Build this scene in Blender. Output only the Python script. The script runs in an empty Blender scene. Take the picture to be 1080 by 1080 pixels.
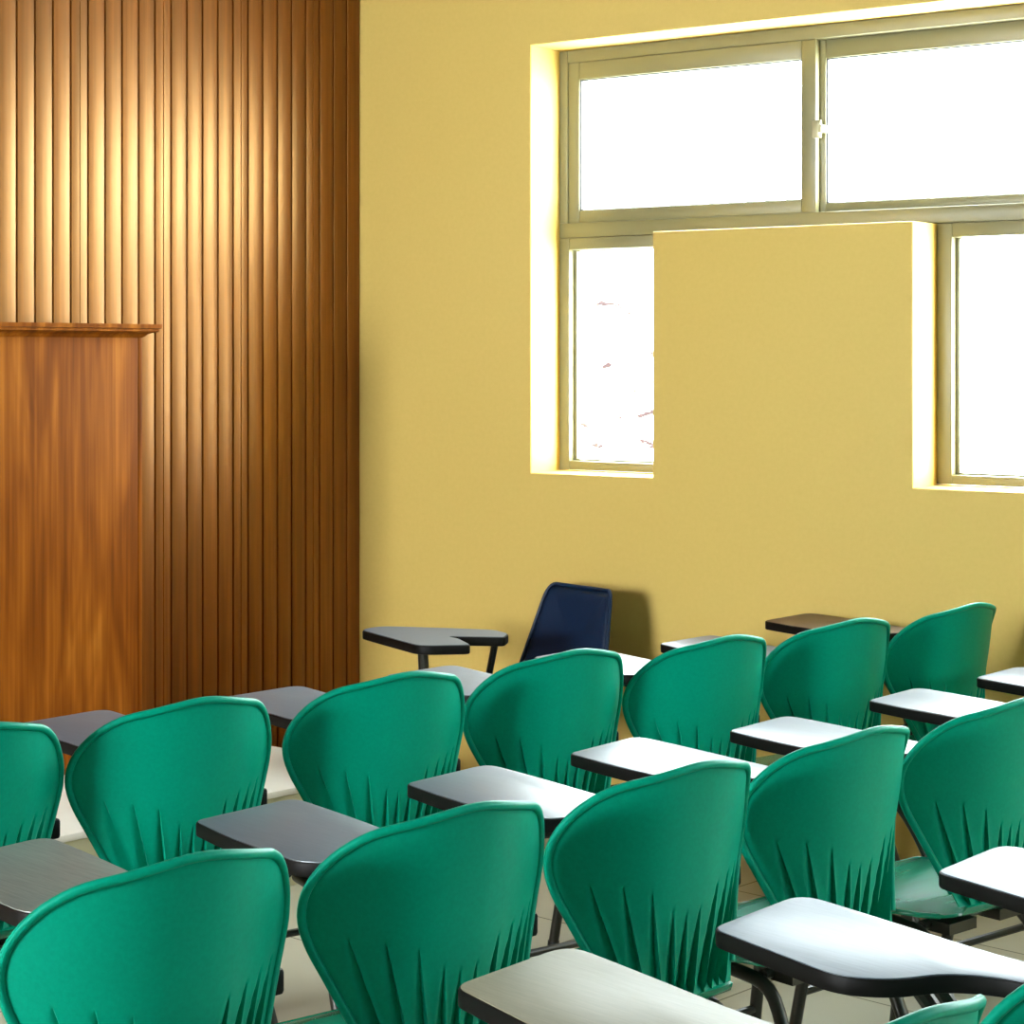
import bpy, bmesh, math, random
from mathutils import Vector, Matrix
random.seed(7)
C = bpy.context.scene.collection
sc = bpy.context.scene

# ---------------------------------------------------------------- camera geometry
F, HZ, CX, CZ = 2150.0, 375.0, 540.0, 1.562      # focal length in px, horizon row, centre column, eye height
def un(x, y, z):                                  # a pixel of a point at height z -> ground position
    Z = F * (CZ - z) / (y - HZ)
    return Vector(((x - CX) / F * Z, Z))
cam_d = bpy.data.cameras.new('camera'); cam = bpy.data.objects.new('camera', cam_d); C.objects.link(cam)
cam.location = (0, 0, CZ); cam.rotation_euler = (math.pi / 2, 0, 0)
cam_d.sensor_width = 36; cam_d.lens = 36 * F / 1080
cam_d.shift_y = (HZ - 540) / 1080
cam_d.clip_start = .05
sc.camera = cam

# ---------------------------------------------------------------- materials
def mat(name, col, rough=.5, spec=.5, metal=0., coat=0., tint=None):
    m = bpy.data.materials.new(name); m.use_nodes = True
    b = m.node_tree.nodes['Principled BSDF']
    b.inputs['Base Color'].default_value = (*col, 1); b.inputs['Roughness'].default_value = rough
    b.inputs['Specular IOR Level'].default_value = spec; b.inputs['Metallic'].default_value = metal
    if tint: b.inputs['Specular Tint'].default_value = (*tint, 1)
    b.inputs['Coat Weight'].default_value = coat; b.inputs['Coat Roughness'].default_value = .15
    return m
def nd(m, t, **k):
    n = m.node_tree.nodes.new(t)
    for a, v in k.items(): setattr(n, a, v)
    return n
def lk(m, a, b): m.node_tree.links.new(a, b)
def ramp(m, stops):
    r = nd(m, 'ShaderNodeValToRGB'); e = r.color_ramp.elements
    while len(e) < len(stops): e.new(.5)
    for el, (p, c) in zip(e, stops): el.position = p; el.color = (*c, 1)
    return r
def noise_col(m, scale, stops, detail=4, rough=.6, distort=0., bump=0., bumpdist=.002, space='Object', nscale=6.):
    tc = nd(m, 'ShaderNodeTexCoord'); mp = nd(m, 'ShaderNodeMapping'); no = nd(m, 'ShaderNodeTexNoise')
    mp.inputs['Scale'].default_value = scale
    no.inputs['Scale'].default_value = nscale; no.inputs['Detail'].default_value = detail
    no.inputs['Roughness'].default_value = rough; no.inputs['Distortion'].default_value = distort
    lk(m, tc.outputs[space], mp.inputs['Vector']); lk(m, mp.outputs[0], no.inputs['Vector'])
    r = ramp(m, stops); lk(m, no.outputs['Fac'], r.inputs[0])
    b = m.node_tree.nodes['Principled BSDF']; lk(m, r.outputs[0], b.inputs['Base Color'])
    if bump:
        bp = nd(m, 'ShaderNodeBump'); bp.inputs['Strength'].default_value = bump; bp.inputs['Distance'].default_value = bumpdist
        lk(m, no.outputs['Fac'], bp.inputs['Height']); lk(m, bp.outputs[0], b.inputs['Normal'])
    return no, r

M = {}
M['yellow'] = mat('yellow_paint', (.64, .475, .14), .62, .3)
noise_col(M['yellow'], (1, 1, 1), [(.3, (.645, .445, .112)), (.7, (.67, .465, .122))], bump=.06, bumpdist=.001, nscale=60)
M['low_bounce'] = mat('low_bounce_brown', (.09, .06, .03), .6, .3)  # brown invented for the unseen walls, dark to cut bounce light on chairs
M['white'] = mat('dark_ceiling_paint', (.18, .18, .17), .7, .3)  # unseen ceiling, darkened far below white to cut bounce on the chair backs
M['green'] = mat('green_plastic', (.003, .285, .165), .44, .22, tint=(.2, 1, .85))
noise_col(M['green'], (1, 1, 1), [(.35, (0, .215, .13)), (.7, (0, .25, .152))], bump=.03, bumpdist=.0004, nscale=140)
M['green_seat'] = mat('polished_green_plastic', (0, .22, .125), .24, .6)
noise_col(M['green_seat'], (2, 30, 1), [(.35, (0, .205, .112)), (.7, (0, .24, .134))], nscale=3, bump=.05, bumpdist=.0005)
M['metal'] = mat('dark_metal', (.022, .02, .014), .38, .5, .3)
M['rubber'] = mat('black_rubber', (.012, .012, .012), .6)
M['edge'] = mat('black_edge_band', (.005, .0045, .004), .5, .12)
def laminate(name, a, b, rough=.43):
    m = mat(name, a, rough, .8); m.node_tree.nodes['Principled BSDF'].inputs['IOR'].default_value = 1.78
    noise_col(m, (60, 3, 1), [(.3, a), (.7, b)], nscale=5, detail=6, bump=.05, bumpdist=.0005)
    return m
M['slate'] = laminate('slate_laminate', (.062, .085, .110), (.085, .112, .142))
M['low_glare_slate'] = laminate('low_glare_slate_laminate', (.075, .10, .135), (.11, .14, .18), .45)  # slate again, base lightened and reflection weakened to hold down window glare
M['low_glare_slate'].node_tree.nodes['Principled BSDF'].inputs['IOR'].default_value = 1.42
M['greygreen'] = laminate('grey_green_laminate', (.075, .095, .082), (.16, .18, .155), .45)
M['beige'] = laminate('beige_laminate', (.20, .185, .12), (.25, .225, .15), .5)
M['beige'].node_tree.nodes['Principled BSDF'].inputs['IOR'].default_value = 1.4
M['brown'] = laminate('brown_laminate', (.10, .055, .028), (.15, .085, .045), .55)
M['navy'] = mat('navy_vinyl', (.004, .015, .045), .45, .22)
noise_col(M['navy'], (1, 1, 1), [(.3, (.003, .014, .040)), (.7, (.005, .019, .052))], bump=.12, bumpdist=.0008, nscale=220)
M['frame'] = mat('olive_beige_aluminium', (.21, .195, .10), .4, .4)
M['trim'] = mat('dark_gasket', (.03, .03, .025), .6)
M['chrome'] = mat('latch_metal', (.42, .39, .24), .35, .5, .4)

# floor tiles
m = M['floor'] = mat('beige_tile', (.5, .46, .34), .22, .5)
tc = nd(m, 'ShaderNodeTexCoord'); br = nd(m, 'ShaderNodeTexBrick'); mp = nd(m, 'ShaderNodeMapping')
mp.inputs['Rotation'].default_value = (0, 0, math.radians(-47))
br.offset = 0; br.inputs['Scale'].default_value = 1; br.inputs['Brick Width'].default_value = .6; br.inputs['Row Height'].default_value = .6
br.inputs['Mortar Size'].default_value = .003
br.inputs['Color1'].default_value = (.52, .48, .36, 1); br.inputs['Color2'].default_value = (.47, .435, .33, 1); br.inputs['Mortar'].default_value = (.2, .18, .13, 1)
lk(m, tc.outputs['Object'], mp.inputs[0]); lk(m, mp.outputs[0], br.inputs['Vector']); lk(m, br.outputs['Color'], m.node_tree.nodes['Principled BSDF'].inputs['Base Color'])
M['stage'] = mat('cream_stage_tile', (.68, .63, .54), .5, .4)
noise_col(M['stage'], (1, 1, 1), [(.3, (.66, .61, .52)), (.7, (.70, .65, .56))], nscale=9)
M['riser'] = mat('olive_beige_riser', (.42, .39, .24), .5, .4)
noise_col(M['riser'], (1, 1, 1), [(.3, (.40, .37, .225)), (.7, (.44, .41, .255))], nscale=9)

# panelled wood: every board a slightly different tone, fine vertical grain
BP = .069
def wood(name, stops, board, rough, spec, fine=(26, 26, .55), dist=.25, coat=0., tint=None):
    m = mat(name, (.2, .08, .02), rough, spec, coat=coat)
    b = m.node_tree.nodes['Principled BSDF']
    if tint: b.inputs['Specular Tint'].default_value = (*tint, 1)
    tc = nd(m, 'ShaderNodeTexCoord'); mp = nd(m, 'ShaderNodeMapping'); mp.inputs['Scale'].default_value = fine
    no = nd(m, 'ShaderNodeTexNoise'); no.inputs['Scale'].default_value = 2.2; no.inputs['Detail'].default_value = 7; no.inputs['Roughness'].default_value = .62; no.inputs['Distortion'].default_value = dist
    lk(m, tc.outputs['Object'], mp.inputs[0]); lk(m, mp.outputs[0], no.inputs['Vector'])
    val = no.outputs['Fac']
    if board:
        sx = nd(m, 'ShaderNodeSeparateXYZ'); lk(m, tc.outputs['Object'], sx.inputs[0])
        dv = nd(m, 'ShaderNodeMath', operation='DIVIDE'); dv.inputs[1].default_value = BP; lk(m, sx.outputs['X'], dv.inputs[0])
        fl = nd(m, 'ShaderNodeMath', operation='FLOOR'); lk(m, dv.outputs[0], fl.inputs[0])
        wn_ = nd(m, 'ShaderNodeTexWhiteNoise', noise_dimensions='1D'); lk(m, fl.outputs[0], wn_.inputs['W'])
        ma = nd(m, 'ShaderNodeMath', operation='MULTIPLY_ADD'); ma.inputs[1].default_value = .16; lk(m, wn_.outputs['Value'], ma.inputs[0])
        sb = nd(m, 'ShaderNodeMath', operation='SUBTRACT'); sb.inputs[1].default_value = .08; lk(m, no.outputs['Fac'], sb.inputs[0])
        lk(m, sb.outputs[0], ma.inputs[2]); val = ma.outputs[0]
    else:
        # broad wavy figure of a flat-sawn veneer
        mp2 = nd(m, 'ShaderNodeMapping'); mp2.inputs['Scale'].default_value = (7, 7, .9)
        n2 = nd(m, 'ShaderNodeTexNoise'); n2.inputs['Scale'].default_value = 1.5; n2.inputs['Detail'].default_value = 2; n2.inputs['Distortion'].default_value = .9
        lk(m, tc.outputs['Object'], mp2.inputs[0]); lk(m, mp2.outputs[0], n2.inputs['Vector'])
        mx = nd(m, 'ShaderNodeMath', operation='MULTIPLY_ADD'); mx.inputs[1].default_value = .62
        s5 = nd(m, 'ShaderNodeMath', operation='MULTIPLY'); s5.inputs[1].default_value = .38; lk(m, no.outputs['Fac'], s5.inputs[0])
        lk(m, n2.outputs['Fac'], mx.inputs[0]); lk(m, s5.outputs[0], mx.inputs[2]); val = mx.outputs[0]
    r = ramp(m, stops); lk(m, val, r.inputs[0]); lk(m, r.outputs[0], b.inputs['Base Color'])
    bp = nd(m, 'ShaderNodeBump'); bp.inputs['Strength'].default_value = .08; bp.inputs['Distance'].default_value = .001
    lk(m, no.outputs['Fac'], bp.inputs['Height']); lk(m, bp.outputs[0], b.inputs['Normal'])
    return m
M['panel'] = wood('varnished_wood_boards', [(.28, (.062, .012, .0012)), (.5, (.112, .023, .0024)), (.72, (.18, .045, .005))], True, .37, 1.0, tint=(1, .54, .17))
M['panel'].node_tree.nodes['Principled BSDF'].inputs['IOR'].default_value = 1.6
M['veneer'] = wood('orange_wood_veneer', [(.34, (.09, .020, .002)), (.46, (.16, .040, .0035)), (.56, (.235, .066, .006)), (.70, (.40, .14, .016))], False, .55, .06, tint=(1, .6, .25))

# glass that lets daylight through
m = M['glass'] = bpy.data.materials.new('window_glass'); m.use_nodes = True; nt = m.node_tree; nt.nodes.clear()
o = nd(m, 'ShaderNodeOutputMaterial'); tr = nd(m, 'ShaderNodeBsdfTransparent'); gl = nd(m, 'ShaderNodeBsdfGlossy'); mx = nd(m, 'ShaderNodeMixShader')
gl.inputs['Roughness'].default_value = .02; tr.inputs['Color'].default_value = (.97, .98, .97, 1)
mx.inputs[0].default_value = .06; lk(m, tr.outputs[0], mx.inputs[1]); lk(m, gl.outputs[0], mx.inputs[2]); lk(m, mx.outputs[0], o.inputs['Surface'])
# pale brick outside
m = M['brick'] = mat('pale_brick', (.8, .74, .71), .9, .1)
noise_col(m, (1, 1, 2.6), [(.0, (.82, .77, .75)), (.60, (.80, .74, .71)), (.635, (.016, .010, .011)), (1, (.012, .008, .009))], nscale=6.5, detail=4, rough=.55)

# ---------------------------------------------------------------- mesh helpers
class MB:
    def __init__(s): s.v = []; s.f = []
    def add(s, vs, fs):
        n = len(s.v); s.v += [tuple(p) for p in vs]; s.f += [tuple(i + n for i in f) for f in fs]; return s
    def box(s, a, b):
        (x0, y0, z0), (x1, y1, z1) = a, b
        return s.add([(x0,y0,z0),(x1,y0,z0),(x1,y1,z0),(x0,y1,z0),(x0,y0,z1),(x1,y0,z1),(x1,y1,z1),(x0,y1,z1)],
                     [(3,2,1,0),(4,5,6,7),(0,1,5,4),(1,2,6,5),(2,3,7,6),(3,0,4,7)])
    def prism(s, pts, z0, z1):
        n = len(pts)
        return s.add([(x, y, z0) for x, y in pts] + [(x, y, z1) for x, y in pts],
                     [tuple(range(n - 1, -1, -1)), tuple(range(n, 2 * n))] + [(i, (i + 1) % n, n + (i + 1) % n, n + i) for i in range(n)])
    def tube(s, pts, r, seg=10, round_=.03, flat=1., cap=True):
        P = [Vector(p) for p in pts]
        if round_ and len(P) > 2:
            Q = [P[0]]
            for a, b, c in zip(P, P[1:], P[2:]):
                k = min(round_, (a - b).length * .45, (c - b).length * .45)
                p0 = b + (a - b).normalized() * k; p1 = b + (c - b).normalized() * k
                for t in (0, .25, .5, .75, 1): Q.append(p0 * (1 - t) ** 2 + b * 2 * t * (1 - t) + p1 * t * t)
            Q.append(P[-1]); P = Q
        rr = r if isinstance(r, (list, tuple)) else [r] * len(P)
        vs, fs = [], []; up = None
        for i, p in enumerate(P):
            d = (P[min(i + 1, len(P) - 1)] - P[max(i - 1, 0)]).normalized()
            if up is None:
                up = Vector((0, 0, 1)) if abs(d.z) < .9 else Vector((0, 1, 0))
            u = (up - d * up.dot(d)).normalized(); w = d.cross(u); up = u
            for k in range(seg):
                a = 2 * math.pi * k / seg
                vs.append(p + (u * math.cos(a) * flat + w * math.sin(a)) * rr[i])
        n = len(P)
        for i in range(n - 1):
            for k in range(seg):
                fs.append((i*seg + k, i*seg + (k+1) % seg, (i+1)*seg + (k+1) % seg, (i+1)*seg + k))
        if cap: fs += [tuple(range(seg - 1, -1, -1)), tuple((n-1)*seg + k for k in range(seg))]
        return s.add(vs, fs)
    def mesh(s, name, m, smooth=35, bevel=0., bseg=2):
        me = bpy.data.meshes.new(name); me.from_pydata(s.v, [], s.f)
        bm = bmesh.new(); bm.from_mesh(me)
        bmesh.ops.recalc_face_normals(bm, faces=bm.faces)
        if bevel:
            es = [e for e in bm.edges if len(e.link_faces) == 2 and e.calc_face_angle(0) > math.radians(50)]
            bmesh.ops.bevel(bm, geom=es, offset=bevel, segments=bseg, affect='EDGES', profile=.5, clamp_overlap=True)
        bm.to_mesh(me); bm.free()
        me.materials.append(m)
        if smooth:
            me.shade_smooth(); me.set_sharp_from_angle(angle=math.radians(smooth))
        return me
    def build(s, name, m, parent=None, **k):
        o = bpy.data.objects.new(name, s.mesh(name, m, **k)); C.objects.link(o)
        if parent: o.parent = parent
        return o
def empty(name, x, y, z=0, rz=0):
    o = bpy.data.objects.new(name, None); C.objects.link(o); o.location = (x, y, z); o.rotation_euler = (0, 0, rz); o.empty_display_size = .1
    return o
def tag(o, label, cat, group=None):
    o['label'] = label; o['category'] = cat
    if group: o['group'] = group
    return o
def struct(o): o['kind'] = 'structure'; return o

# ---------------------------------------------------------------- the room
TH = math.radians(54.7)
wd = Vector((-math.sin(TH), math.cos(TH))); wn = Vector((math.cos(TH), math.sin(TH)))   # along the window wall / out through it
OFF, CEIL, S_C = 5.84, 3.05, 4.8232
# window-wall frame: local x = -s (to the right), local y = outwards, z up
WM = Matrix(((-wd.x, wn.x, 0, wn.x * OFF), (-wd.y, wn.y, 0, wn.y * OFF), (0, 0, 1, 0), (0, 0, 0, 1)))
def wbuild(mb, name, m, parent=None, **k):
    o = mb.build(name, m, None, **k); o.matrix_world = WM
    if parent: o.parent = parent; o.matrix_parent_inverse = parent.matrix_world.inverted()
    return o
corner = wd * S_C + wn * OFF
WA = math.radians(40.9)
bd = Vector((math.sin(WA), math.cos(WA)))        # along the wood wall, towards the corner
bn = Vector((math.cos(WA), -math.sin(WA)))       # into the room
PM = Matrix(((bd.x, bn.x, 0, corner.x), (bd.y, bn.y, 0, corner.y), (0, 0, 1, 0), (0, 0, 0, 1)))   # det -1 is avoided below
PM = Matrix(((-bd.x, -bn.x, 0, corner.x), (-bd.y, -bn.y, 0, corner.y), (0, 0, 1, 0), (0, 0, 0, 1)))  # local x = away from corner, y = into the wall

# window wall: an upper band opening with two legs, a block of wall standing between the legs
S0, S1, ZB, ZT = 4.0557, 2.0857, 1.1532, 2.6445
B0, B1, ZM = 3.5593, 2.6228, 1.9771
DEP = .30
w = MB()
SE = -4.8
out = [(-S_C - .3, 0), (-SE, 0), (-SE, CEIL), (-S_C - .3, CEIL)]
hole = [(-S0, ZB), (-B0, ZB), (-B0, ZM), (-B1, ZM), (-B1, ZB), (-S1, ZB), (-S1, ZT), (-S0, ZT)]
WOFF = (0, 2.85, 5.7)                              # three such windows along the wall
xs = [-S_C - .3] + [v + k for k in WOFF for v in (-S0, -B0, -B1, -S1)] + [-SE]; zs = [0, ZB, ZM, ZT, CEIL]
def solid(i, j):
    if i < 0 or j < 0 or i >= len(xs) - 1 or j >= len(zs) - 1: return None
    if i % 4 in (1, 3) and j in (1, 2): return False
    if i % 4 == 2 and j == 2: return False
    return True
for i in range(len(xs) - 1):
    for j in range(len(zs) - 1):
        if not solid(i, j): continue
        x0, x1, z0, z1 = xs[i], xs[i+1], zs[j], zs[j+1]
        w.add([(x0,0,z0),(x1,0,z0),(x1,0,z1),(x0,0,z1)], [(0,1,2,3)])
        w.add([(x0,DEP,z0),(x1,DEP,z0),(x1,DEP,z1),(x0,DEP,z1)], [(3,2,1,0)])
        if solid(i+1, j) is False: w.add([(x1,0,z0),(x1,DEP,z0),(x1,DEP,z1),(x1,0,z1)], [(0,1,2,3)])
        if solid(i-1, j) is False: w.add([(x0,0,z0),(x0,DEP,z0),(x0,DEP,z1),(x0,0,z1)], [(3,2,1,0)])
        if solid(i, j+1) is False: w.add([(x0,0,z1),(x1,0,z1),(x1,DEP,z1),(x0,DEP,z1)], [(0,1,2,3)])
        if solid(i, j-1) is False: w.add([(x0,0,z0),(x1,0,z0),(x1,DEP,z0),(x0,DEP,z0)], [(3,2,1,0)])
ww = MB(); ww.v, ww.f = w.v, w.f
me = bpy.data.meshes.new('wall_right'); me.from_pydata(w.v, [], w.f)
bm = bmesh.new(); bm.from_mesh(me); bmesh.ops.remove_doubles(bm, verts=bm.verts, dist=1e-5); bmesh.ops.recalc_face_normals(bm, faces=bm.faces)
es = [e for e in bm.edges if len(e.link_faces) == 2 and e.calc_face_angle(0) > 1 and abs(e.verts[0].co.y) < 1e-4 and abs(e.verts[1].co.y) < 1e-4]
bmesh.ops.bevel(bm, geom=es, offset=.007, segments=3, affect='EDGES', profile=.5)
bm.to_mesh(me); bm.free(); me.materials.append(M['yellow']); me.shade_smooth(); me.set_sharp_from_angle(angle=math.radians(40))
o = bpy.data.objects.new('wall_right', me); C.objects.link(o); o.matrix_world = WM; struct(o)

# window frames
FY = .178                                           # inner face of the frames behind the wall face
def ring(mb, x0, x1, z0, z1, t, y0, y1):           # a rectangular frame with bar width t = (left, right, bottom, top)
    l, r, b, u = t
    mb.box((x0, y0, z0), (x0 + l, y1, z1)); mb.box((x1 - r, y0, z0), (x1, y1, z1))
    mb.box((x0 + l, y0, z0), (x1 - r, y1, z0 + b)); mb.box((x0 + l, y0, z1 - u), (x1 - r, y1, z1)); return mb
TZ0, TZ1 = 1.9791, 2.0313                            # transom
e = .001
WM0 = WM
def make_window(num, off):
    global WM
    WM = WM0 @ Matrix.Translation((off, 0, 0))
    win = struct(empty('window_%d' % num, 0, 0)); win.matrix_world = WM @ Matrix.Translation((-(S0 + S1) / 2, FY, ZB))
    bpy.context.view_layer.update()
    f = MB()
    f.box((-S0 + e, FY, TZ1), (-S0 + .036, FY + .07, ZT - e)); f.box((-S1 - .036, FY, TZ1), (-S1 - e, FY + .07, ZT - e))
    f.box((-S0 + .036, FY, ZT - .045), (-S1 - .036, FY + .07, ZT - e))
    f.box((-S0 + e, FY, TZ0), (-S1 - e, FY + .07, TZ1))
    wbuild(f, 'outer_frame', M['frame'], win, bevel=.003)
    # upper sliding sashes (left one nearer the room)
    def sash(x0, x1, z0, z1, t, y0, name='sash'):
        s = wbuild(ring(MB(), x0, x1, z0, z1, t, y0, y0 + .028), name, M['frame'], win, bevel=.003)
        l, r, b, u = t
        g = MB(); ring(g, x0 + l, x1 - r, z0 + b, z1 - u, (.004,) * 4, y0 + .006, y0 + .022)
        wbuild(g, 'gasket', M['trim'], s, smooth=0)
        g = MB().box((x0 + l, y0 + .012, z0 + b), (x1 - r, y0 + .016, z1 - u))
        wbuild(g, 'pane', M['glass'], s, smooth=0)
        return s
    sa = sash(-S0 + .036, -3.0462, TZ1, ZT - .045, (.046, .052, .043, .062), FY + .006)
    sash(-3.0712, -S1 - .036, TZ1, ZT - .045, (.046, .046, .03, .062), FY + .037)
    l = MB(); l.box((-3.0556, FY - .004, 2.2743), (-3.0243, FY + .008, 2.3316)); l.box((-3.0326, FY - .008, 2.292), (-3.017, FY + .034, 2.316))
    la = wbuild(l, 'latch', M['chrome'], win, bevel=.003)
    # lower lights
    for xa, xb, tt in ((-S0, -B0, (.042, .03, .032, .042)), (-B1, -S1, (.052, .03, .03, .045))):
        s = wbuild(ring(MB(), xa + e, xb - e, ZB + .004, TZ0 - e, tt, FY, FY + .06), 'lower_frame', M['frame'], win, bevel=.003)
        g = ring(MB(), xa + tt[0], xb - tt[1], ZB + .004 + tt[2], TZ0 - tt[3], (.014, .008, .006, .005), FY + .03, FY + .05)
        wbuild(g, 'glazing_bead', M['frame'], s, bevel=.002)
        g = MB().box((xa + tt[0], FY + .04, ZB + tt[2]), (xb - tt[1], FY + .044, TZ0 - tt[3]))
        wbuild(g, 'pane', M['glass'], s, smooth=0)


    WM = WM0
for i_, o_ in enumerate(WOFF): make_window(i_ + 1, o_)

# wood-panelled front wall, one board profile after another
LW = 8.7
p = []
n = int(LW / BP)
random.seed(3)
for i in range(n):
    x = i * BP
    kind = (i * 7) % 5
    p += [(x, .007), (x + .0022, .007), (x + .0045, .0012)]
    for t in (.2, .4, .6, .8):
        q = x + .0045 + (BP - .009) * t
        p.append((q, -.0013 * math.sin(math.pi * t)))
        if kind == 1 and t == .4: p += [(x + BP * .5 - .002, -.0012), (x + BP * .5, .0012), (x + BP * .5 + .002, -.0012)]
    p += [(x + BP - .0045, .0012), (x + BP - .0022, .007)]
vs = [(x, y, 0) for x, y in p] + [(x, y, CEIL) for x, y in p]; k = len(p)
pw = MB().add(vs, [(i, i + 1, k + i + 1, k + i) for i in range(k - 1)])
pw.box((-.25, .012, 0), (LW + .2, .14, CEIL))
o = pw.build('wall_front', M['panel'], smooth=30); o.matrix_world = PM; struct(o)

# remaining shell (behind the camera)
NB = -3.2
def P(s, n_, z): q = wd * s + wn * n_; return (q.x, q.y, z)
frontfar = corner - bd * LW
fl = [P(S_C + 1.6, OFF + .3, 0), P(SE, OFF + .3, 0), P(SE, NB - .2, 0), P(S_C + 1.6, NB - .2, 0)]
f = MB(); f.add([(x, y, 0) for x, y, _ in fl] + [(x, y, -.1) for x, y, _ in fl], [(0,1,2,3),(7,6,5,4),(0,4,5,1),(1,5,6,2),(2,6,7,3),(3,7,4,0)])
struct(f.build('floor', M['floor'], smooth=0))
f = MB(); f.add([(x, y, CEIL) for x, y, _ in fl] + [(x, y, CEIL + .1) for x, y, _ in fl], [(0,1,2,3),(7,6,5,4),(0,4,5,1),(1,5,6,2),(2,6,7,3),(3,7,4,0)])
struct(f.build('ceiling', M['white'], smooth=0))
f = MB(); q = [P(SE, NB - .2, 0), P(SE, OFF + .3, 0), P(SE - .15, OFF + .3, 0), P(SE - .15, NB - .2, 0)]
f.prism([(a, b) for a, b, _ in q], 0, CEIL); struct(f.build('wall_back', M['low_bounce'], smooth=0))
# opposite wall with two window openings
wins = [(2.9, 4.6)]
f = MB()
def pan(s0, s1, z0, z1):
    q = [P(s0, NB, 0), P(s1, NB, 0), P(s1, NB - .2, 0), P(s0, NB - .2, 0)]; f.prism([(a, b) for a, b, _ in q], z0, z1)
ed = [SE] + [v for w_ in wins for v in w_] + [S_C + 1.6]
for i in range(0, len(ed), 2): pan(ed[i], ed[i+1], 0, CEIL)
for a, b in wins: pan(a, b, 0, .95); pan(a, b, 2.7, CEIL)
struct(f.build('wall_left', M['low_bounce'], smooth=0))

# teacher's platform along the wood wall
E0 = Vector((-.668, 5.984)); E1 = Vector((-1.184, 5.416)); ev = (E0 - E1).normalized()
ZS = .29
a0 = E0 + ev * .42; a1 = E0 - ev * 5.5
def towall(q): return q - bn * ((q - corner).dot(bn) - .012)
st = [a1, a0, towall(a0), towall(a1)]
f = MB().prism([(v.x, v.y) for v in st], 0, ZS - .02)
o = struct(f.build('trim_1', M['riser'], smooth=0))
st2 = [a1 + bn * .006, a0 + bn * .006 + ev * .006, towall(a0) + ev * .006, towall(a1)]
f = MB().prism([(v.x, v.y) for v in st2], ZS - .02, ZS)
struct(f.build('trim_2', M['stage'], smooth=40, bevel=.003))

# cut-down stand-in for the pale neighbouring brick wall, blown out through lower left pane
f = MB(); f.box((-6.6, 2.6, 0), (-4.9, 2.85, 2.05))
o = f.build('neighbour_brick_wall', M['brick'], smooth=0); o.matrix_world = WM
tag(o, 'pale brick wall of a neighbouring building with faint marks seen through the lower left window pane', 'wall')

# ---------------------------------------------------------------- lectern
def lecsolve(x, dist):                              # point on the plane dist in front of the wood wall, at image column x
    k = (x - CX) / F; Z = (corner.dot(bn) + dist) / (bn.x * k + bn.y); return Vector((k * Z, Z))
LD = .30
q = lecsolve(149, LD); lz = CZ + (HZ - 355) * q.y / F - ZS
lec = empty('wooden_lectern', q.x, q.y, ZS)
lec.rotation_euler = (0, 0, math.atan2(bd.y, bd.x))     # local x along the wood wall to the corner, local y into the wall
tag(lec, 'tall orange brown wooden lectern with a moulded top edge on the platform', 'lectern')
LWd = 1.15
f = MB().box((-LWd, .02, .06), (0, LD - .03, lz)); f.build('body', M['veneer'], lec, bevel=.003)
f = MB().box((-LWd + .01, 0, .0), (-.012, .019, lz)); f.build('front_panel', M['veneer'], lec, bevel=.002)
f = MB().box((-.011, .0, .0), (.004, .019, lz)); f.build('corner_bead', M['veneer'], lec, bevel=.003)
f = MB().box((-LWd - .008, .012, 0), (.0, LD - .035, .06)); f.build('plinth', M['veneer'], lec, bevel=.003)
# moulded cap: a stepped profile running round front and both ends
tp = CZ + (HZ - 342) * q.y / F - ZS
h = tp - lz
prof = [(.0, -.004), (.008, .0), (.014, h * .18), (.024, h * .30), (.036, h * .36), (.040, h * .42), (.040, h * .62), (.046, h * .66), (.046, h), (.0, h)]
f = MB(); rings = []
for d_, z_ in prof:
    rings.append([(-LWd - d_, LD - .03, lz + z_), (-LWd - d_, -d_, lz + z_), (d_, -d_, lz + z_), (d_, LD - .03, lz + z_)])
vs = [v for r in rings for v in r]; fs = []
for i in range(len(rings) - 1):
    for k in range(3): fs.append((i*4 + k, i*4 + k + 1, i*4 + 4 + k + 1, i*4 + 4 + k))
    fs.append((i*4 + 3, i*4, i*4 + 4, i*4 + 7))
fs.append((0, 1, 2, 3))
f.add(vs, fs)
f.build('cap_moulding', M['veneer'], lec, smooth=25)

# ---------------------------------------------------------------- green tablet chair
def lerp(x, xs_, ys_):
    if x <= xs_[0]: return ys_[0]
    for a, b, c, d in zip(xs_, xs_[1:], ys_, ys_[1:]):
        if x <= b:
            t = (x - a) / (b - a); return c + (d - c) * t
    return ys_[-1]
HV = [0, .25, .5, .75, 1]; HW = [.1308, .1677, .2063, .2497, .2687]
def smoothlerp(x):
    return sum(lerp(x + d, HV, HW) if 0 <= x + d <= 1 else (HW[0] + (x + d) * .08 if x + d < 0 else HW[4] + (x + d - 1) * .07) for d in (-.08, -.04, 0, .04, .08)) / 5
def sp(u, v):                                       # backrest mid-surface, rounded at the two upper corners
    au = abs(u); a = max(0, (au - .5) / .5); b = max(0, (v - .5) / .5)
    if a and b: au = .5 + .5 * a * math.sqrt(1 - b * b / 2); v = .5 + .5 * b * math.sqrt(1 - a * a / 2)
    u = math.copysign(au, u)
    y = -.20 - .046 * v + .0217 * v * (1 - v) + (.0206 + .1579 * v) * au ** 2.2437
    return Vector((u * smoothlerp(v), y, .4537 + .4101 * (1 - .1468 * (math.sqrt(au * au + .01) - .1) ** 1.16 * 1.08) * v))
def spn(u, v):
    h_ = 1e-3
    a = sp(min(1, u + h_), v) - sp(max(-1, u - h_), v); b = sp(u, min(1, v + h_)) - sp(u, max(0, v - h_))
    return b.cross(a).normalized() * -1             # points to the rear (-y)
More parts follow.
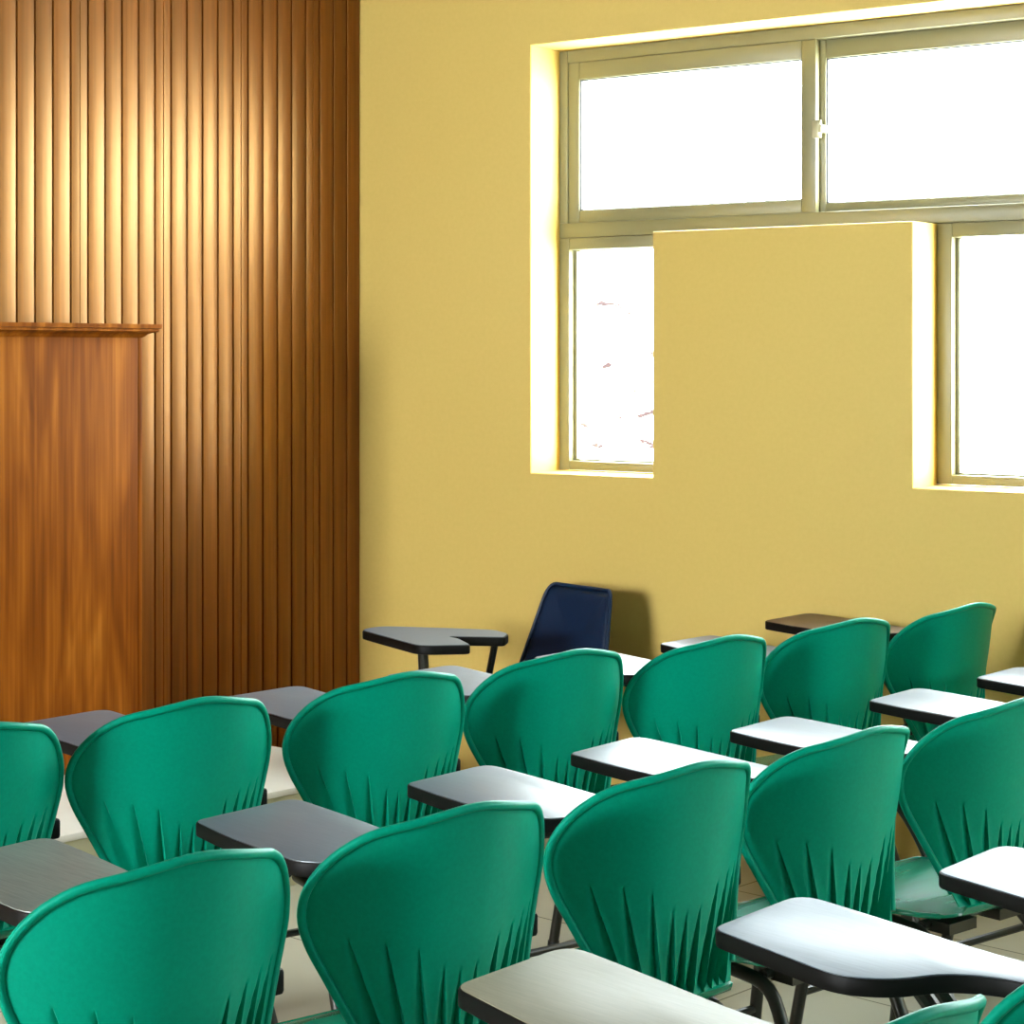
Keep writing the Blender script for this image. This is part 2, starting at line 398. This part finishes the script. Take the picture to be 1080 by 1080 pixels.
def grid_shell(fn, fnn, us, vs_, th):
    mb = MB(); vs = []; nu = len(us) - 1; nv = len(vs_) - 1; N = (nu + 1) * (nv + 1)
    for s_ in (1, -1):
        for v in vs_:
            for u in us: vs.append(fn(u, v) + fnn(u, v) * th / 2 * s_)
    fs = []
    for b in (0, N):
        for j in range(nv):
            for i in range(nu):
                k = b + j * (nu + 1) + i; fs.append((k, k + 1, k + nu + 2, k + nu + 1))
    bd_ = [i for i in range(nu + 1)] + [j * (nu + 1) + nu for j in range(1, nv + 1)] + [nv * (nu + 1) + i for i in range(nu - 1, -1, -1)] + [j * (nu + 1) for j in range(nv - 1, 0, -1)]
    for a, b in zip(bd_, bd_[1:] + bd_[:1]): fs.append((a, b, b + N, a + N))
    return mb.add(vs, fs)
# moulded flutes fanning up the lower back: each a pocket that deepens towards one crisp edge
FL = [(-.80, .60), (-.60, .56), (-.39, .50), (-.19, .40), (-.03, .37), (.14, .385), (.36, .49), (.53, .53), (.69, .57), (.84, .60)]
def flute(u, v):
    d = 0
    for c, tip in FL:
        if v >= tip: continue
        t = 1 - v / tip; wl = .165 * t + .005
        if c - wl < u <= c + .0005: d = max(d, (.016 * t ** .8 + .001) * ((u - c + wl) / wl) ** .8)
        elif c < u < c + .035: d = min(d, -.003 * min(1, t * 3) * (1 - (u - c) / .035)) if d == 0 else d
    return d * min(1, v / .05 + .15)
def spf(u, v): return sp(u, v) - spn(u, v) * flute(u, v)
def backrest():
    us = sorted(set([round(-1 + 2 * i / 32, 4) for i in range(33)] + [round(c + d, 4) for c, _ in FL for d in (-.11, -.08, -.05, -.025, -.0005, .007, .035)]))
    us = [u for i, u in enumerate(us) if i == 0 or u - us[i - 1] > .004]
    vs = [i / 44 * .62 for i in range(44)] + [.62 + .38 * i / 14 for i in range(15)]
    mb = grid_shell(spf, spn, us, vs, .005)
    # rolled rim along both sides and the top
    path = [(-1, v / 24) for v in range(2, 25)] + [(-1 + 2 * i / 32, 1) for i in range(1, 32)] + [(1, v / 24) for v in range(24, 1, -1)]
    mb.tube([sp(u, v) + spn(u, v) * .003 for u, v in path], .0075, seg=10, round_=0)
    return mb
SY = [0, .05, .12, .22, .4, .6, .8, .92, 1]
SW = [.124, .130, .150, .180, .200, .204, .204, .197, .17]
def ss(u, v):
    au = abs(u); hw = sum(lerp(min(1, max(0, v + d)), SY, SW) for d in (-.04, -.02, 0, .02, .04)) / 5
    y = lerp(v, [0, .025, .05, .1, 1], [-.198, -.192, -.182, -.160, .25]) - .02 * au ** 3 * max(0, v - .6) / .4 + .006 * au ** 2.8 * max(0, 1 - v * 8)
    z = lerp(v, [0, .025, .05, .1, .2, .4, .7, .88, 1], [.455, .442, .434, .427, .421, .419, .426, .423, .405])
    return Vector((u * hw, y, z + .014 * au ** 2.5 * min(1, v * 4) * (1 - .5 * v)))
def ssn(u, v):
    h_ = 1e-3
    a = ss(min(1, u + h_), v) - ss(max(-1, u - h_), v); b = ss(u, min(1, v + h_)) - ss(u, max(0, v - h_))
    return a.cross(b).normalized()
def seat():
    mb = grid_shell(ss, ssn, [-1 + 2 * i / 24 for i in range(25)], [i / 28 for i in range(29)], .006)
    path = [(-1, v / 24) for v in range(3, 25)] + [(-1 + 2 * i / 24, 1) for i in range(1, 24)] + [(1, v / 24) for v in range(24, 2, -1)]
    mb.tube([ss(u, v) for u, v in path], .0055, seg=8, round_=0)
    return mb
def round_poly(pts, r, n=5):
    o_ = []; L = len(pts)
    for i in range(L):
        a, b, c = Vector(pts[i-1]), Vector(pts[i]), Vector(pts[(i+1) % L])
        k = r[i] if isinstance(r, (list, tuple)) else r
        k = min(k, (a-b).length * .48, (c-b).length * .48)
        p0 = b + (a-b).normalized() * k; p1 = b + (c-b).normalized() * k
        for j in range(n + 1):
            t = j / n; o_.append(tuple(p0*(1-t)**2 + b*2*t*(1-t) + p1*t*t))
    return o_
TAB = round_poly([(.030, .578), (.288, .612), (.262, .42), (.232, .22), (.228, .02), (.155, .02), (.140, .14), (.100, .205), (.022, .235), (-.022, .30), (.0, .42)],
                 [.03, .06, .08, .08, .03, .03, .06, .06, .07, .06, .08], 6)
TAB_LONG = round_poly([(.030, .578), (.288, .612), (.268, .42), (.236, .20), (.226, .02), (.158, .02), (.150, .10), (.115, .135), (.030, .145), (-.016, .20), (.0, .42)],
                 [.022, .05, .08, .08, .03, .03, .04, .05, .06, .05, .08], 6)
def inset(pts, d):
    o_ = []; L = len(pts); ar = sum(pts[i-1][0]*pts[i][1] - pts[i][0]*pts[i-1][1] for i in range(L)); sgn = 1 if ar > 0 else -1
    for i in range(L):
        a, c = Vector(pts[i-1]), Vector(pts[(i+1) % L]); t = (c - a).normalized()
        o_.append((pts[i][0] - t.y * d * sgn, pts[i][1] + t.x * d * sgn))
    return o_
TZ = .705
def mk(mb, name, m, **k): return mb.mesh(name, m, **k)
def legmb(pts): return MB().tube(pts, .0135, seg=12, round_=.05)
LEGS = []
for sx in (-1, 1):
    LEGS.append([(sx*.150, .02, .398), (sx*.160, .17, .393), (sx*.182, .235, .016)])
    LEGS.append([(sx*.150, -.02, .398), (sx*.160, -.13, .393), (sx*.182, -.290, .016)])
mesh = {}
mesh['backrest'] = backrest().mesh('backrest', M['green'], smooth=42)
mesh['seat'] = seat().mesh('seat', M['green_seat'], smooth=50)
f = MB()
f.tube([(-.150, -.10, .403), (.150, -.10, .403)], .011); f.tube([(-.152, .10, .403), (.152, .10, .403)], .011)
f.box((-.10, -.12, .404), (.10, .12, .4145)); f.box((-.13, -.155, .390), (-.04, -.10, .4125)); f.box((.04, -.155, .390), (.13, -.10, .4125))
mesh['seat_frame'] = f.mesh('seat_frame', M['metal'])
f = MB().tube([(-.173, -.225, .168), (.173, -.225, .168)], .009); f.tube([(-.171, .203, .20), (.171, .203, .20)], .009)
mesh['stretcher'] = f.mesh('stretcher', M['metal'])
for i, L in enumerate(LEGS): mesh['leg%d' % i] = legmb(L).mesh('leg', M['metal'])
for i, L in enumerate(LEGS):
    x, y, _ = L[-1]; f = MB().tube([(x, y, 0), (x - .002 * (1 if x > 0 else -1), y - .002 * (1 if y > 0 else -1), .035)], .0155, seg=12)
    mesh['cap%d' % i] = f.mesh('foot_cap', M['rubber'])
# tablet post: twin bars leaning in from the seat side, with a bracket under the board
f = MB().tube([(.150, .13, .400), (.222, .15, .405), (.212, .20, .50), (.135, .29, .665), (.120, .30, .679)], .0135, seg=10, round_=.05)
f.tube([(.150, .10, .400), (.222, .115, .405), (.212, .165, .50), (.140, .245, .665), (.150, .22, .679)], .0115, seg=10, round_=.05)
f.box((.06, .24, .673), (.20, .37, .678)); f.box((.165, .05, .673), (.215, .20, .678))
mesh['tablet_post'] = f.mesh('tablet_post', M['metal'])
f = MB().tube([(.150, -.06, .402), (.208, -.06, .408), (.214, -.06, .591)], .010, seg=10, round_=.05)
f.tube([(.220, .06, .607), (.215, .10, .640), (.195, .10, .676)], .010, seg=10, round_=.03)
mesh['arm_post'] = f.mesh('arm_post', M['metal'])
f = MB().prism(round_poly([(.197, -.11), (.238, -.11), (.238, .07), (.197, .07)], .012), .590, .630)
mesh['armrest'] = f.mesh('armrest', M['edge'], bevel=.006)
for nm, out_ in (('tablet_short', TAB), ('tablet_long', TAB_LONG)):
    mesh[nm] = MB().prism(out_, TZ - .027, TZ - .0015).mesh('tablet', M['edge'], bevel=.0035)
lam = {}
def lam_mesh(key, shp):
    if (key, shp) not in lam: lam[key, shp] = MB().prism(inset(TAB_LONG if shp == 'tablet_long' else TAB, .0035), TZ - .006, TZ).mesh('laminate_surface', M[key], smooth=30, bevel=.0012)
    return lam[key, shp]
def part(name, me, parent):
    o = bpy.data.objects.new(name, me); C.objects.link(o); o.parent = parent; return o
def make_chair(x, y, rz, label, lamkey='slate', tp_=None):
    t = empty('tablet_chair', x, y, 0, rz)
    tag(t, label, 'chair', 'green tablet chairs in rows')
    for n_ in ('backrest', 'seat', 'seat_frame', 'stretcher'): part(n_, mesh[n_], t)
    for i in range(4): part('foot_cap', mesh['cap%d' % i], part('leg', mesh['leg%d' % i], t))
    lift = .04 if lamkey == 'brown' else 0
    part('tablet_post', mesh['tablet_post'], t).location.z = lift
    part('arm_post', mesh['arm_post'], t); part('armrest', mesh['armrest'], t)
    shp = 'tablet_short' if y < 2.96 and x > .2 else 'tablet_long'; tb = part('tablet', mesh[shp], t); 
    d = Vector((tp_[0] - x, tp_[1] - y)); c_, s_ = math.cos(rz), math.sin(rz)          # the board sits a little askew on its post
    tb.location = (d.x * c_ + d.y * s_, -d.x * s_ + d.y * c_, lift); tb.rotation_euler = (0, 0, math.radians(tp_[2]) - rz)
    lo = part('laminate_surface', lam_mesh(lamkey, shp), tb)
    lo['label'] = {'slate': 'slate grey laminate writing surface', 'low_glare_slate': 'blue grey laminate writing surface', 'greygreen': 'grey green laminate writing surface', 'beige': 'beige laminate writing surface', 'brown': 'dark brown laminate writing surface'}[lamkey]
    return t
YAW = .75
fw = Vector((-math.sin(YAW), math.cos(YAW))); rt = Vector((math.cos(YAW), math.sin(YAW)))
CH = [
 ((-.596, 3.032), 40.0, (-.605, 3.005, 44.6), 'green tablet chair nearest the lower left corner, its grey green tablet touching the left edge', 'greygreen'),
 ((-.208, 3.352), 38.2, (-.217, 3.314, 42.9), 'green tablet chair second from left in middle row, dull slate tablet over its left side', 'slate'),
 ((.170, 3.672), 39.2, (.157, 3.642, 43.1), 'green tablet chair in middle row standing just behind the beige topped tablet', 'slate'),
 ((.516, 3.990), 41.6, (.500, 3.959, 44.0), 'green tablet chair in middle row, behind the large curved tablet at lower right', 'slate'),
 ((.880, 4.318), 41, (.868, 4.222, 43.5), 'green tablet chair cut by the right edge, its lower back and seat bend showing', 'slate'),
 ((1.255, 4.628), 39.5, (1.255, 4.628, 43), 'green chair past the right edge, its glaring white tablet below the rightmost far chair', 'slate'),
 ((1.604, 4.987), 39.5, (1.604, 4.987, 43), 'green chair hidden past the right edge, only its tablet corner showing against the yellow wall', 'slate'),
 ((-1.160, 4.039), 38.4, (-1.167, 4.026, 42.7), 'green tablet chair cut off at the left edge in the far row before the lectern', 'slate'),
 ((-.778, 4.328), 38.4, (-.783, 4.307, 42.7), 'green tablet chair in far row, in front of the lectern and wood panelling', 'slate'),
 ((-.372, 4.665), 36.5, (-.379, 4.655, 40.2), 'green tablet chair in far row, below the wood panelling and yellow wall corner', 'slate'),
 ((.012, 5.010), 36.1, (.003, 5.006, 39.6), 'green tablet chair in far row, directly in front of the navy chair', 'slate'),
 ((.394, 5.248), 37.9, (.414, 5.34, 41.1), 'green tablet chair in far row just right of the navy chair', 'slate'),
 ((.772, 5.578), 36.1, (.782, 5.61, 39.7), 'green tablet chair in far row, second from the right, below the windowed wall block', 'slate'),
 ((1.135, 5.895), 41.0, (1.135, 5.835, 41.5), 'rightmost green chair of the far row against the yellow wall, with a brown tablet', 'brown'),
 ((.283, 2.354), 39.5, (.290, 2.330, 43), 'nearest green chair, just its back tip showing at the bottom edge, with a beige tablet', 'beige'),
 ((.655, 2.672), 39.5, (.668, 2.610, 43), 'nearest green chair in the bottom right corner, with a large curved pale blue tablet', 'low_glare_slate'),
 ((1.073, 2.945), 39.5, (1.073, 2.945, 43), 'green chair past the right edge, its pale tablet reaching in above the large curved tablet', 'low_glare_slate'),
]
for p_, yaw, tp_, lab, key in CH: make_chair(p_[0], p_[1], math.radians(yaw), lab, key, tp_)

# ---------------------------------------------------------------- navy chair by the wall
nf = Vector((-.78, -.62)).normalized(); nr = Vector((-nf.y * -1, nf.x * -1)); nr = Vector((nf.y, -nf.x))
pc = Vector((.236, 6.78)); seatc = pc + nf * .27
nv = empty('navy_chair', seatc.x, seatc.y, 0, math.atan2(nr.y, nr.x)); nv.name = 'vinyl_chair'
tag(nv, 'navy blue vinyl chair with angular back and grey tablet, alone by the yellow wall', 'chair')
def nloc(x, y, z):
    d = un(x, y, z) - seatc; return (d.dot(nr), d.dot(nf))
def nb(u, v):
    hw = .232 - .072 * v
    y = -.19 - .10 * v + .035 * abs(u) ** 2.4
    z = .445 + .347 * v
    return Vector((u * hw, y, z))
vs = MB()
poly = round_poly([(-1, 0), (-1, 1), (1, 1), (1, 0)], [.02, .16, .16, .02], 6)
def loft(mb, fn, outline, th, rings=8):
    # pillow-like padded panel from an outline in (u, v)
    cx = sum(p_[0] for p_ in outline) / len(outline); cy = sum(p_[1] for p_ in outline) / len(outline); L = len(outline)
    vs_ = []; fs_ = []
    for side in (1, -1):
        for r_ in range(rings):
            k = 1 - r_ / rings; hh = th * (1 - k ** 6) ** .5
            for (a, b) in outline: vs_.append(fn(cx + (a - cx) * k, cy + (b - cy) * k) + Vector((0, side * hh, 0)))
        vs_.append(fn(cx, cy) + Vector((0, side * th, 0)))
    S_ = rings * L + 1
    for b in (0, S_):
        for r_ in range(rings - 1):
            for i in range(L): fs_.append((b + r_*L + i, b + r_*L + (i+1) % L, b + (r_+1)*L + (i+1) % L, b + (r_+1)*L + i))
        for i in range(L): fs_.append((b + (rings-1)*L + i, b + (rings-1)*L + (i+1) % L, b + rings*L))
    mb.add(vs_, fs_)
    return mb
mb = loft(MB(), nb, poly, .020)
me = mb.mesh('backrest', M['navy'], smooth=60)
bm = bmesh.new(); bm.from_mesh(me); bmesh.ops.remove_doubles(bm, verts=bm.verts, dist=1e-4); bmesh.ops.recalc_face_normals(bm, faces=bm.faces); bm.to_mesh(me); bm.free(); me.shade_smooth()
part('backrest', me, nv)
f = MB().tube([nb(u, v) for u, v in poly] + [nb(*poly[0])], .006, seg=8, round_=0); f.build('piping', M['navy'], nv)
sq = round_poly([(-.20, -.20), (.20, -.20), (.22, .22), (-.22, .22)], .05, 6)
f = MB().prism(sq, .415, .450); f.build('seat', M['navy'], nv, bevel=.016, bseg=4)
f = MB(); f.tube([(-.16, -.17, .40), (-.16, -.20, .45), (-.13, -.245, .70)], .010); f.tube([(.16, -.17, .40), (.16, -.20, .45), (.13, -.245, .70)], .010)
f.tube([(-.17, -.17, .403), (.17, -.17, .403)], .011); f.tube([(-.17, .17, .403), (.17, .17, .403)], .011); f.tube([(-.17, -.17, .403), (-.17, .17, .403)], .011); f.tube([(.17, -.17, .403), (.17, .17, .403)], .011)
f.build('seat_frame', M['metal'], nv)
for sx in (-1, 1):
    for sy in (-1, 1):
        f = MB().tube([(sx*.17, sy*.17, .40), (sx*.20, sy*.215, .01)], .0115); lg = f.build('leg', M['metal'], nv)
        MB().tube([(sx*.2, sy*.215, 0), (sx*.199, sy*.213, .03)], .015, seg=12).build('foot_cap', M['rubber'], lg)
NZ = .677
npx = [(379, 664), (441, 681), (498, 680), (484, 673), (472, 671), (532, 672), (537, 668), (522, 664), (470, 662), (400, 660)]
npt = [nloc(x, y, NZ) for x, y in npx]
npt = round_poly(npt, [.04, .05, .03, .03, .03, .02, .02, .03, .1, .05], 5)
f = MB().prism(npt, NZ - .030, NZ - .0015); tb = f.build('tablet', M['edge'], nv, bevel=.005)
f = MB().prism(inset(npt, .005), NZ - .006, NZ); f.build('laminate_surface', M['slate'], tb, smooth=30)
a = nloc(449, 681, NZ - .03); b = nloc(524, 669, NZ - .03)
f = MB().tube([(.17, .10, .403), (a[0] + .06, a[1] - .0, .41), (a[0], a[1], .45), (a[0] + .004, a[1] + .01, NZ - .029)], .0165, round_=.04)
f.build('tablet_post', M['metal'], nv)
f = MB().tube([(.17, -.05, .403), (.225, -.03, .42), (b[0], b[1], NZ - .029)], .0165, round_=.03, flat=.7); f.build('arm_post', M['metal'], nv)

# ---------------------------------------------------------------- light
wld = bpy.data.worlds.new('sky'); sc.world = wld; wld.use_nodes = True
bg = wld.node_tree.nodes['Background']; bg.inputs['Color'].default_value = (.84, .94, 1, 1); bg.inputs['Strength'].default_value = 100.0
def area(name, loc, dirv, sx, sy, power, col):
    l = bpy.data.lights.new(name, 'AREA'); l.shape = 'RECTANGLE'; l.size = sx; l.size_y = sy; l.energy = power; l.color = col
    o = bpy.data.objects.new(name, l); C.objects.link(o); o.location = loc
    o.rotation_euler = Vector(dirv).to_track_quat('-Z', 'Y').to_euler(); return o
POW_OPP = 335
for i, (a, b) in enumerate(wins):
    q = P((a + b) / 2, NB - .1, 1.82)
    area('daylight', q, (wn.x, wn.y, -.05), b - a, 1.7, POW_OPP, (1, .97, .92))
for s_ in (-1.5, 1.8):  # faint overhead fill added below the ceiling; no fittings stand there
    for n_ in (-.5, 2.8):
        q = P(s_, n_, CEIL - .06); area('ceiling_fill', q, (0, 0, -1), 1.2, .3, 1, (1, .96, .9))

# added side fill inside the windowless back wall, cool light on the chair backs
q = P(SE + .03, 4.1, 1.9); area('side_fill', q, (wd.x, wd.y, -.1), 2.0, 1.5, 300, (.62, .95, 1))
for k in WOFF:                                      # sampling portals for the sky in the three windows
    q = WM @ Vector((-(S0 + S1) / 2 + k, DEP + .02, (ZB + ZT) / 2))
    o = area('sky_portal', q, (-wn.x, -wn.y, 0), S0 - S1, ZT - ZB, 1, (1, 1, 1)); o.data.cycles.is_portal = True

sc.view_settings.view_transform = 'Standard'; sc.view_settings.look = 'None'; sc.view_settings.gamma = 1; sc.view_settings.use_curve_mapping = False
sc.view_settings.exposure = -0.8
sc.cycles.max_bounces = 8; sc.cycles.diffuse_bounces = 4; sc.cycles.glossy_bounces = 4; sc.cycles.transparent_max_bounces = 12
sc.cycles.caustics_reflective = False; sc.cycles.caustics_refractive = False
sc.cycles.sample_clamp_indirect = 8
